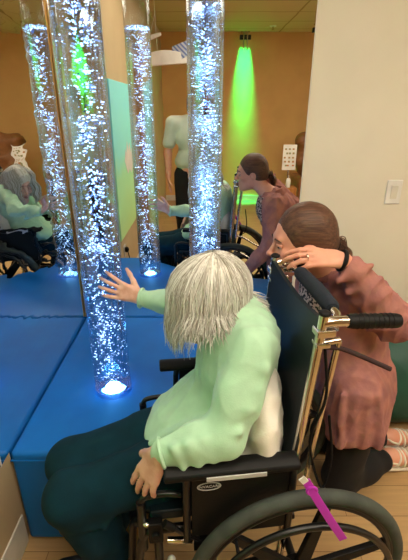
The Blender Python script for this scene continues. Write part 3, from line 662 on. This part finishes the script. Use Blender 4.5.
# ------------------------------------------------------------------ the kneeling carer
def carer():
    pv = (.65,1.42,0)
    H = V(.330,1.335,1.165); N = V(.45,1.40,1.035); Ch = V(.515,1.42,.90); Wa = V(.585,1.425,.70); Pv = V(.635,1.43,.50)
    sL, sR = V(.495,1.295,.995), V(.455,1.545,.985); eL, eR = V(.648,1.235,.905), V(.45,1.63,.73); wL, wR = V(.440,1.215,1.136), V(.30,1.60,.545)
    hipL, hipR = V(.635,1.35,.47), V(.64,1.515,.47); kL, kR = V(.60,1.32,.085), V(.61,1.575,.085); aL, aR = V(.865,1.435,.085), V(.92,1.56,.085)
    F = Field((.12,1.10,.0),(1.16,1.74,1.32), .0042)
    F.ell(Pv, (.12,.155,.12), k=.03); F.cone(Pv, Wa, .115, .10, .05); F.cone(Wa, Ch, .10, .11, .05); F.cone(sL, sR, .05, .05, .05); F.cone(Ch, N, .09, .05, .05)
    F.chain([hipL,kL,aL], [.085,.058,.036]); F.chain([hipR,kR,aR], [.085,.058,.036])
    for a in (aL,aR):
        d = nrm(V(.11,.03,-.03)); F.cone(a-d*.01, a+d*.05, .034, .036); F.cone(a+d*.05+V(0,0,-.005), a+d*.14+V(0,0,-.02), .034, .026); F.cone(a+d*.14+V(0,0,-.02), a+d*.19+V(.0,0,-.025), .026, .016)
    F.chain([sL,eL,wL], [.05,.042,.027]); F.chain([sR,eR,wR], [.05,.042,.027])
    fd = nrm((-.985,-.03,-.12)); P, R = head(F, H, fd)
    F.cone(N-V(-.01,0,.02), H+V(.035,.01,-.055), .055, .05, .03)
    hand(F, wL, (-.96,.0,.12), (-.15,.42,-.88), (0,.9,.4), 1.08, (.30,.34,.40,.46), .08, .35)
    hand(F, wR, (-.86,-.3,-.42), (-.3,-.1,-.95), (.35,-.9,.0), .98, (.12,.14,.14,.14), .2, .5)
    root = solid('person', F, M['skin_young'], pivot=pv)
    tag(root, 'kneeling person with brown ponytail and mauve jacket, resting a hand on the wheelchair', 'person')
    face_parts(P, R, root, pv)
    # printed top
    T = Field((.30,1.22,.44),(.80,1.66,1.10), .005)
    T.ell(Pv+V(0,0,.03), (.128,.16,.12), k=.03); T.cone(Pv+V(0,0,.05), Wa, .12, .112, .05); T.cone(Wa, Ch, .112, .118, .05); T.cone(Ch, N+V(.01,0,-.035), .10, .06, .05); T.ell((.44,1.42,.94),(.075,.115,.10),k=.04)
    solid('top', T, M['print'], root, pv)
    # jacket
    J = Field((.20,1.10,.30),(.90,1.74,1.23), .0045)
    J.ell(Pv+V(-.015,-.01,.02), (.15,.19,.16), k=.05); J.cone(Pv+V(.01,0,.04), Wa, .145, .135, .06); J.cone(Wa, Ch+V(.01,0,0), .132, .135, .06)
    J.cone(sL+V(.01,0,0), sR+V(.01,0,0), .062, .062, .06); J.cone(Ch, N+V(.022,0,-.035), .11, .075, .05)
    J.chain([sL, eL+V(.005,0,0)], [.068,.066], .03); J.chain([eL+V(.005,0,0), .5*(eL+wL), wL+V(.030,.001,-.028)], [.066,.060,.042], .025)
    J.chain([sR, eR], [.068,.058], .03); J.chain([eR, .5*(eR+wR), wR+V(.02,.004,.02)], [.058,.052,.044], .025)
    # front skirts hanging open, hem
    J.cone((.55,1.285,.62), (.545,1.25,.41), .075, .065, .06); J.cone((.60,1.265,.60), (.635,1.255,.43), .075, .07, .06); J.cone((.54,1.57,.60),(.56,1.58,.44), .07, .06, .06)
    J.ell((.625,1.38,.43), (.135,.16,.12), k=.06)
    J.plane_cut((.6,1.3,.375), (.25,-.05,-1))
    for i in range(4):
        J.cone((.50+.045*i,1.20,.62), (.51+.05*i,1.185,.40), .010, .014, .025)
    for t in (.12,.3,.48,.66,.84):
        c = eL+(wL-eL)*t; J.cone(c+V(-.05,-.03,-.02), c+V(.045,-.03,.03), .012, .008, .022)
    for t in (.3,.6,.9):
        c = sL+(eL-sL)*t; J.cone(c+V(-.02,-.03,-.06), c+V(.03,-.06,.03), .011, .008, .02)
    jk = solid('jacket', J, M['jacket'], root, pv, fold=dict(amp=.016, freq=52, seed=14, axis=(.1,.1,1)))
    col = MB()
    rr = []
    for i in range(15):
        a = -2.5+5.0*i/14; c = N+V(.022,0,-.012); rr.append([c+V(.078*math.cos(a),.085*math.sin(a),.0+.018*math.cos(a)), c+V(.066*math.cos(a),.074*math.sin(a),.038+.02*math.cos(a)), c+V(.074*math.cos(a),.082*math.sin(a),.040+.02*math.cos(a)), c+V(.10*math.cos(a),.105*math.sin(a),.006+.01*math.cos(a))])
    col.sheet(rr, (0,0,-.005)); obj('collar', col, M['jacket'], jk, pivot=pv)
    # leggings
    L = Field((.44,1.18,.0),(1.0,1.72,.66), .005)
    L.ell(Pv+V(.01,0,-.03), (.13,.17,.11), k=.03)
    for h_, k_, a_ in ((hipL,kL,aL),(hipR,kR,aR)):
        L.chain([h_,k_+V(0,0,.004)], [.098,.076], .03); L.chain([k_+V(0,0,.004), k_+.45*(a_-k_)+V(0,0,.004), k_+.80*(a_-k_)+V(0,0,.0)], [.076,.069,.052], .03)
    L.plane_cut((0,0,.004), (0,0,-1)); 
    solid('leggings', L, M['black_cloth'], root, pv, fold=dict(amp=.005, freq=30, seed=6))
    for a in (aL,aR):
        d = nrm(V(.11,.03,-.03)); sd = nrm(np.cross(d,(0,0,1))); up = np.cross(sd,d); S = MB()
        G = [[a+d*t+sd*x-up*(.042-.05*max(0,t-.06)*0)+V(0,0,0) for x in (-.034,-.015,.015,.034)] for t in (-.03,.02,.07,.12,.17,.20)]
        sh = obj('sandal', MB().sheet(G, tuple(-up*.014)), M['sandal'], root, pivot=pv, bevel=.004)
        for t, rr_ in ((.02,.040),(.055,.041),(.085,.039),(.12,.036)): S.ring(a+d*t+V(0,0,-.004), rr_, .0058, axis=d+V(0,0,.25*(1 if t > .05 else -1)), n=28, m=6)
        S.ring(a+d*-.005, .042, .005, axis=V(.5,.1,1), n=28, m=6)
        obj('straps', S, M['sandal'], sh, pivot=pv)
    # hair drawn back into a low ponytail
    f, s, u = R
    A = Field(H-V(.16,.16,.20), H+V(.28,.16,.18), .004)
    A.ell(P(-.022,0,.030), (.102,.085,.100), R, .02); A.ell(P(-.055,0,-.015), (.065,.076,.07), R, .03)
    A.ell(P(.100,0,-.035), (.075,.10,.098), R, .012, cut=True)
    A.cone(P(-.095,0,-.02), P(-.125,0,-.03), .034, .017, .02); A.cone(P(-.130,0,-.035), P(-.150,0,-.07), .017, .024, .01); A.cone(P(-.150,0,-.07), P(-.152,0,-.145), .024, .009, .01)
    for e in (-1,1): A.ell(P(.0,e*.086,-.028), (.028,.022,.032), R, .01, cut=True)
    v, q = A.mesh(); v = relax(v, q, 2); v = folds(v, q, amp=.0015, freq=90, seed=3, axis=f)
    hb = link('hair', v, q, M['brown_hair'], root, pv, smooth=180)
    st = MB(); r = np.random.default_rng(5)
    for i in range(260):
        x, y = r.normal(0,.010), r.normal(0,.010); o = s*x+u*y; l = r.uniform(.10,.17)
        p0 = P(-.115,0,-.028)+o*.7; p1 = P(-.146,0,-.05)+o*1.5; p2 = P(-.154,0,-.05-l*.5)+o*1.6; p3 = P(-.150,0,-.05-l)+o*1.0+r.normal(0,.004,3)
        st.tube(curve([p0,p1,p2,p3],3), .0016, 4, caps=False)
    obj('ponytail_strands', st, M['brown_hair'], hb, pivot=pv, smooth=180)
    obj('hair_tie', MB().ring(P(-.122,0,-.030), .019, .006, axis=f+u*.3, n=24), M['black_cloth'], hb, pivot=pv)
    ax = nrm(wL-eL); wt = obj('watch', MB().ring(wL+V(-.004,0,.0), .0295, .0075, axis=nrm((-.96,0,.3)), n=28, m=8), M['black_plastic'], root, pivot=pv)
    wt['label'] = 'black wrist band'
    f2 = nrm((-.97,0,.22)); obj('ring', MB().ring(wL+nrm((-.96,0,.12))*.118+V(0,-.011,.0), .0105, .0016, axis=f2+V(0,0,-.4), n=20, m=6), M['chrome'], root, pivot=pv)
carer()

# ------------------------------------------------------------------ the person taking the picture (seen in the mirror)
def standing():
    bx, by = -.135, -.26; pv = (bx,by,0)
    Q = lambda x,y,z: V(bx+x,by+y,z)
    F = Field((bx-.36,by-.3,0),(bx+.50,by+.40,1.80), .006)
    F.ell(Q(0,0,.96), (.15,.11,.12), k=.04); F.cone(Q(0,0,.95), Q(0,0,1.15), .115, .105, .06); F.cone(Q(0,0,1.15), Q(0,.0,1.32), .105, .11, .06); F.cone(Q(-.17,0,1.45), Q(.17,0,1.45), .055, .055, .06); F.cone(Q(0,0,1.3), Q(0,0,1.46), .10, .06, .06)
    for e in (-1,1):
        F.chain([Q(e*.085,0,.92), Q(e*.095,.02,.50), Q(e*.10,0,.09)], [.085,.058,.042]); F.cone(Q(e*.10,-.03,.045), Q(e*.11,.13,.035), .04, .03)
    F.chain([Q(-.20,0,1.43),Q(-.25,-.01,1.13),Q(-.245,.05,.90)], [.05,.042,.028]); hand(F, Q(-.245,.05,.90), (0.02,.1,-1), (1,0,.1), (0,1,.1), 1., (.2,.22,.25,.28))
    F.chain([Q(.20,0,1.43),Q(.29,.06,1.20),Q(.17,.185,1.47)], [.05,.042,.028]); hand(F, Q(.17,.185,1.47), (-.25,.05,1), (-.7,.6,.0), (-.6,-.2,.5), .95, (.3,.35,.4,.45))
    H = Q(.06,.03,1.64); P, R = head(F, H, (.35,.93,-.1)); F.cone(Q(.01,0,1.44), H-V(.02,.03,.05), .056, .052, .03)
    root = solid('person', F, M['skin_young'], pivot=pv)
    tag(root, 'standing person in pale grey T-shirt and black trousers, seen only in the mirror', 'person')
    face_parts(P, R, root, pv)
    T = Field((bx-.36,by-.24,.88),(bx+.40,by+.28,1.56), .006)
    T.ell(Q(0,0,1.05), (.178,.135,.12), k=.05); T.cone(Q(0,0,1.1), Q(0,0,1.32), .135, .13, .06); T.ell(Q(0,.04,1.28),(.15,.10,.10),k=.05); T.cone(Q(-.17,0,1.44), Q(.17,0,1.44), .07, .07, .06); T.cone(Q(0,0,1.3), Q(0,0,1.45), .12, .075, .05)
    T.chain([Q(-.19,0,1.43),Q(-.235,-.005,1.24)], [.072,.068], .04); T.chain([Q(.19,0,1.43),Q(.265,.035,1.275)], [.072,.068], .04)
    T.plane_cut(Q(0,0,.985), (0,0,-1))
    solid('t_shirt', T, M['tee'], root, pv, fold=dict(amp=.008, freq=26, seed=31))
    L = Field((bx-.30,by-.24,.04),(bx+.30,by+.26,1.08), .006)
    L.ell(Q(0,0,.95), (.165,.125,.115), k=.04)
    for e in (-1,1): L.chain([Q(e*.085,0,.90), Q(e*.095,.02,.50), Q(e*.10,0,.12)], [.105,.082,.068], .04)
    L.plane_cut(Q(0,0,.085), (0,0,-1))
    solid('trousers', L, M['black_cloth'], root, pv, fold=dict(amp=.006, freq=24, seed=32))
    for e in (-1,1):
        S = Field(Q(e*.10-.08,-.12,0), Q(e*.10+.08,.24,.14), .005); S.cone(Q(e*.10,-.03,.05), Q(e*.11,.13,.04), .052, .042, .03); S.plane_cut(Q(0,0,.006),(0,0,-1)); S.plane_cut(Q(0,0,.10),(0,0,1)); solid('shoe', S, M['shoe'], root, pv)
    A = Field(H-.22, H+.2, .006); A.ell(P(-.022,0,.030), (.106,.088,.104), R, .02); A.ell(P(-.05,0,-.06), (.06,.085,.12), R, .04); A.ell(P(.105,0,-.04), (.075,.09,.10), R, .012, cut=True)
    solid('hair', A, M['dark_hair'], root, pv)
    ph = thing('phone', 'black phone held up by the standing person in the mirror', 'phone', (0,-.05,1.565))
    obj('phone_body', MB().box((-.037,-.004,-.075),(.037,.004,.075)), M['black_plastic'], ph, smooth=0, bevel=.003)
    obj('lens', MB().tube([(-.015,.004,.05),(-.015,.0065,.05)], .008, 16), M['chrome'], ph)
standing()

# ------------------------------------------------------------------ other furniture
BB = Field((.60,1.56,0),(1.52,2.12,.66), .009)
BB.ell((1.06,1.87,.20), (.40,.235,.22), k=.05); BB.ell((1.07,1.88,.34), (.33,.21,.20), k=.08); BB.plane_cut((0,0,.004),(0,0,-1),.02)
bb = solid('bean_bag', BB, M['bean'], pivot=(1.05,1.83,0), it=4, fold=dict(amp=.012, freq=12, seed=8)); tag(bb, 'dark green bean bag on the floor by the cream wall behind the kneeling person', 'bean bag')
sw = thing('light_switch', 'white rocker light switch on the cream wall', 'light switch', (.985,YB,1.178))
obj('switch_plate', MB().box((-.04,-.008,-.062),(.04,0,.062)), M['white_plastic'], sw, smooth=0, bevel=.004)
obj('rocker', MB().add([(-.017,-.008,-.034),(.017,-.008,-.034),(.017,-.008,.034),(-.017,-.008,.034),(-.017,-.010,-.034),(.017,-.010,-.034),(.017,-.015,.034),(-.017,-.015,.034)], [(0,1,2,3),(7,6,5,4),(0,4,5,1),(1,5,6,2),(2,6,7,3),(3,7,4,0)]), M['white_trim'], sw, smooth=0, bevel=.001)
# wall print on the left wall, beside the mirror
wp = thing('wall_print', 'teal and green printed panel on the left wall, seen in the mirror', 'wall art', (XL,.54,.56))
obj('panel', MB().box((0,-.50,0),(.02,.49,1.215)), M['mural'], wp, smooth=0, bevel=.003)
wh = MB()
pk = [(.20,.62),(.165,.70),(.15,.665),(.12,.75),(.095,.68),(.06,.735),(.045,.655),(.02,.69),(0,.56),(.05,.50),(.09,.545),(.14,.515)]
pk = [((y-.1)*2.0-.10,(z-.62)*1.15+.60) for y,z in pk]
wh.add([(.0205,y,z) for y,z in pk]+[(.0225,y,z) for y,z in pk], [tuple(range(12)), tuple(range(12,24))[::-1]]+[(i,12+i,12+(i+1) % 12,(i+1) % 12) for i in range(12)])
obj('white_peaks', wh, M['white_plastic'], wp, smooth=0)
ou = thing('wall_outlet', 'wall outlet with black plug and cord under the teal panel', 'outlet', (XL,.85,.42))
obj('outlet_plate', MB().box((0,-.035,-.055),(.006,.035,.055)), M['white_trim'], ou, smooth=0, bevel=.002)
obj('plug', MB().ball((.02,0,.015), (.022,.02,.026)), M['black_plastic'], ou)
obj('power_cord', MB().tube(curve([(.03,0,.0),(.035,-.03,-.09),(.02,-.06,-.2),(.02,-.14,-.4)],5), .004, 6), M['black_plastic'], ou)
# brown armchair in the far corner
ac = thing('armchair', 'brown leather armchair with rounded tall back in the far right corner', 'armchair', (1.85,-2.2,0))
A = Field((-.45,-.5,.5),(.45,-.1,1.32), .01); 
A.cone((-.28,-.30,1.1),(.28,-.30,1.1),.14,.14,.05); A.cone((-.28,-.27,.8),(.28,-.27,.8),.14,.14,.05); A.ell((0,-.29,.95),(.38,.13,.26),k=.05); A.ell((0,-.26,.66),(.36,.13,.14),k=.05)
solid('backrest', A, M['brown_leather'], ac)
obj('seat', MB().box((-.32,-.25,.32),(.32,.36,.50)), M['brown_leather'], ac, smooth=30, bevel=.04, seg=4)
for e in (-1,1): obj('arm', MB().box((e*.39-.07,-.30,.18),(e*.39+.07,.36,.62)), M['brown_leather'], ac, smooth=30, bevel=.05, seg=4)
for x in (-.36,.36):
    for y in (-.3,.3): obj('leg', MB().tube([(x,y,0),(x,y,.19)], [.018,.025], 12), M['wood'], ac)
# stand with notice and bottle
sd_ = thing('display_stand', 'narrow wooden stand holding up a white notice board, near the tan wall', 'stand', (1.20,-1.65,0))
obj('cabinet', MB().box((-.11,-.10,.03),(.11,.10,.54)), M['wood'], sd_, smooth=0, bevel=.006)
obj('plinth', MB().box((-.09,-.08,0),(.09,.08,.03)), M['black_plastic'], sd_, smooth=0)
obj('door_knob', MB().ball((.07,.108,.36),(.012,.012,.012)), M['black_plastic'], sd_)
obj('board_post', MB().tube([(0,-.06,.54),(0,-.06,1.06)], .008, 8), M['chrome'], sd_)
bd = obj('notice_board', MB().box((-.095,-.05,.77),(.095,-.042,1.11)), M['white_plastic'], sd_, smooth=0, bevel=.002)
pm = mat('printed_patches', (120,150,110), .6, rgb2=(196,120,70), scale=30); r_ = np.random.default_rng(3)
for i in range(5):
    for j in range(3):
        x = -.055+.055*j+r_.normal(0,.006); z = .83+.055*i; obj('printed_picture', MB().box((x-.014,-.042,z-.012),(x+.014,-.0412,z+.012)), pm, bd, smooth=0)
bo = thing('pump_bottle', 'small white pump bottle on the wooden stand, below the notice board', 'bottle', (1.19,-1.60,.54))
obj('bottle_body', MB().lathe((0,0,0), [(.03,0),(.033,.01),(.033,.10),(.022,.125),(.012,.13)], 20), M['white_plastic'], bo)
obj('pump', MB().tube([(0,0,.13),(0,0,.165),(0,.03,.165)], .006, 8), M['white_trim'], bo)
# winged mobile under the ceiling
mo = thing('hanging_mobile', 'white winged mobile with blue stripes hanging under the ceiling, seen in the mirror', 'mobile', (-.47,-1.2,2.12)); mo.scale = (1.35,1.35,1.35); mo.rotation_euler = (0,math.radians(-6),0)
W = MB()
G = [[( -.30+.60*t, .02*math.sin(t*3), -.05+.0*t+.05*math.sin(t*PI*.9+.3)+dz) for dz in (-.045*math.sin(PI*(t*.9+.08))-.012, 0, .045*math.sin(PI*(t*.9+.08))+.012)] for t in np.linspace(0,1,16)]
W.sheet(G, (0,.05,0)); obj('body', W, M['white_plastic'], mo, bevel=.006)
W = MB(); G = [[(.08+.2*t, .03+.035*math.sin(t*2), .01+.06*t+w*(.07-.02*t)) for w in (-1,-.3,.4,1)] for t in np.linspace(0,1,8)]
W.sheet(G, (0,.012,0))
def striped():
    m, nt, out = newmat('blue_stripes'); N_ = nt.nodes.new; b = N_('ShaderNodeBsdfPrincipled'); nt.links.new(b.outputs[0], out.inputs[0])
    tc = N_('ShaderNodeTexCoord'); wv = N_('ShaderNodeTexWave'); wv.inputs['Scale'].default_value = 14; wv.bands_direction = 'DIAGONAL'; nt.links.new(tc.outputs['Object'], wv.inputs[0])
    cr = N_('ShaderNodeValToRGB'); cr.color_ramp.elements[0].color = (*lin((96,120,190)),1); cr.color_ramp.elements[1].color = (*lin((206,216,232)),1); nt.links.new(wv.outputs['Fac'], cr.inputs[0]); nt.links.new(cr.outputs[0], b.inputs['Base Color']); return m
obj('striped_tail', W, striped(), mo, bevel=.003)
W = MB(); G = [[(-.32+.33*t, .10+.02*t, .11+.055*t+w*.022*(1-.5*t*t)) for w in (-1,-.3,.4,1)] for t in np.linspace(0,1,8)]
W.sheet(G, (0,.03,0)); obj('wing', W, M['white_plastic'], mo, bevel=.004)
bmk = mat('blue_marks', (70,90,140), .5)
for x in (-.16,-.02,.03): obj('blue_mark', MB().box((x-.012,.046,-.05),(x+.012,.056,-.005)), bmk, mo, smooth=0)
obj('cord', MB().tube([(-.05,.05,.02),(-.02,.05,(HC-2.12)/1.352)], .0025, 6).tube([(-.1,.12,.13),(-.02,.05,.35)], .002, 6), M['white_trim'], mo)
# hanging twin-rod spotlights near the tan wall
def rod_light(x, y, label):
    t = thing('ceiling_spotlight', label, 'spotlight', (x,y,HC), group='rod spotlights')
    obj('ceiling_plate', MB().box((-.07,-.03,-.012),(.07,.03,0)), M['chrome'], t, smooth=0, bevel=.003)
    for e in (-1,1): obj('rod', MB().tube([(e*.03,.035,-.01),(e*.03,.035,-.26)], .012, 10), M['chrome'], t)
    obj('lamp_head', MB().box((-.09,-.03,-.11),(.09,.03,-.05)), M['black_metal'], t, smooth=0, bevel=.006)
    return t
rod_light(.66,-3.245, 'twin-rod ceiling spotlight casting a green beam down the tan wall')
rod_light(1.66,-2.6, 'twin-rod ceiling spotlight, unlit, at the right edge of the mirror')
sd2 = thing('sprinkler', 'small round sprinkler in the ceiling between the two rod spotlights', 'sprinkler', (1.02,-2.75,HC))
obj('escutcheon', MB().lathe((0,0,0), [(.045,-.012),(.05,0)], 24), M['white_plastic'], sd2)
obj('sprinkler_head', MB().tube([(0,0,-.012),(0,0,-.05)], .012, 10).lathe((0,0,-.055), [(.022,0),(.022,.004)], 16), M['chrome'], sd2)
# ceiling light panels
def panel(x, y, label, s):
    t = thing('ceiling_light', label, 'ceiling light', (x,y,HC), group='ceiling light panels')
    obj('frame', MB().box((-.62,-.32,-.02),(.62,-.29,0)).box((-.62,.29,-.02),(.62,.32,0)).box((-.62,-.29,-.02),(-.59,.29,0)).box((.59,-.29,-.02),(.62,.29,0)), M['white_trim'], t, smooth=0)
    obj('diffuser', MB().box((-.59,-.29,-.012),(.59,.29,-.002)), emit('warm_diffuser_%d' % int(s*10+x*3), (255,240,218), s), t, smooth=0)
panel(.15,.70, 'added unseen warm ceiling light panel straight above the wheelchair', 8.0)  # added overhead, out of view, to model the figures with stronger top light
panel(1.95,.2, 'warm ceiling light panel over the right side of the room', 16.0)
panel(.75,-.55, 'warm ceiling light panel over the middle of the room behind the viewer', 15.0)
li = bpy.data.lights.new('green_beam', 'AREA'); li.shape = 'RECTANGLE'; li.size = .16; li.size_y = .05; li.spread = math.radians(26); li.energy = 17; li.color = (.0,1,.2)
lo = bpy.data.objects.new('green_beam', li); C.objects.link(lo); lo.location = (.66,-3.245,2.585); lo.rotation_euler = (math.radians(-5),0,0)

# ------------------------------------------------------------------ world, camera, view
w = bpy.data.worlds.new('World'); bpy.context.scene.world = w; w.use_nodes = True
w.node_tree.nodes['Background'].inputs[0].default_value = (.9,.8,.65,1); w.node_tree.nodes['Background'].inputs[1].default_value = .05
cam = bpy.data.cameras.new('Camera'); co = bpy.data.objects.new('Camera', cam); C.objects.link(co)
cam.sensor_fit = 'VERTICAL'; cam.sensor_height = 36; cam.lens = 36*409/560; cam.clip_start = .01
co.location = (0,0,1.58); co.rotation_euler = (math.radians(90-22.8),0,0)
sc = bpy.context.scene; sc.camera = co
sc.view_settings.view_transform = 'Standard'; sc.view_settings.look = 'None'; sc.view_settings.gamma = 1; sc.view_settings.exposure = .1
sc.cycles.max_bounces = 24; sc.cycles.glossy_bounces = 10; sc.cycles.transmission_bounces = 16; sc.cycles.transparent_max_bounces = 32; sc.cycles.diffuse_bounces = 4
sc.cycles.sample_clamp_indirect = 6; sc.cycles.caustics_reflective = True; sc.cycles.caustics_refractive = True
sc.cycles.use_denoising = True
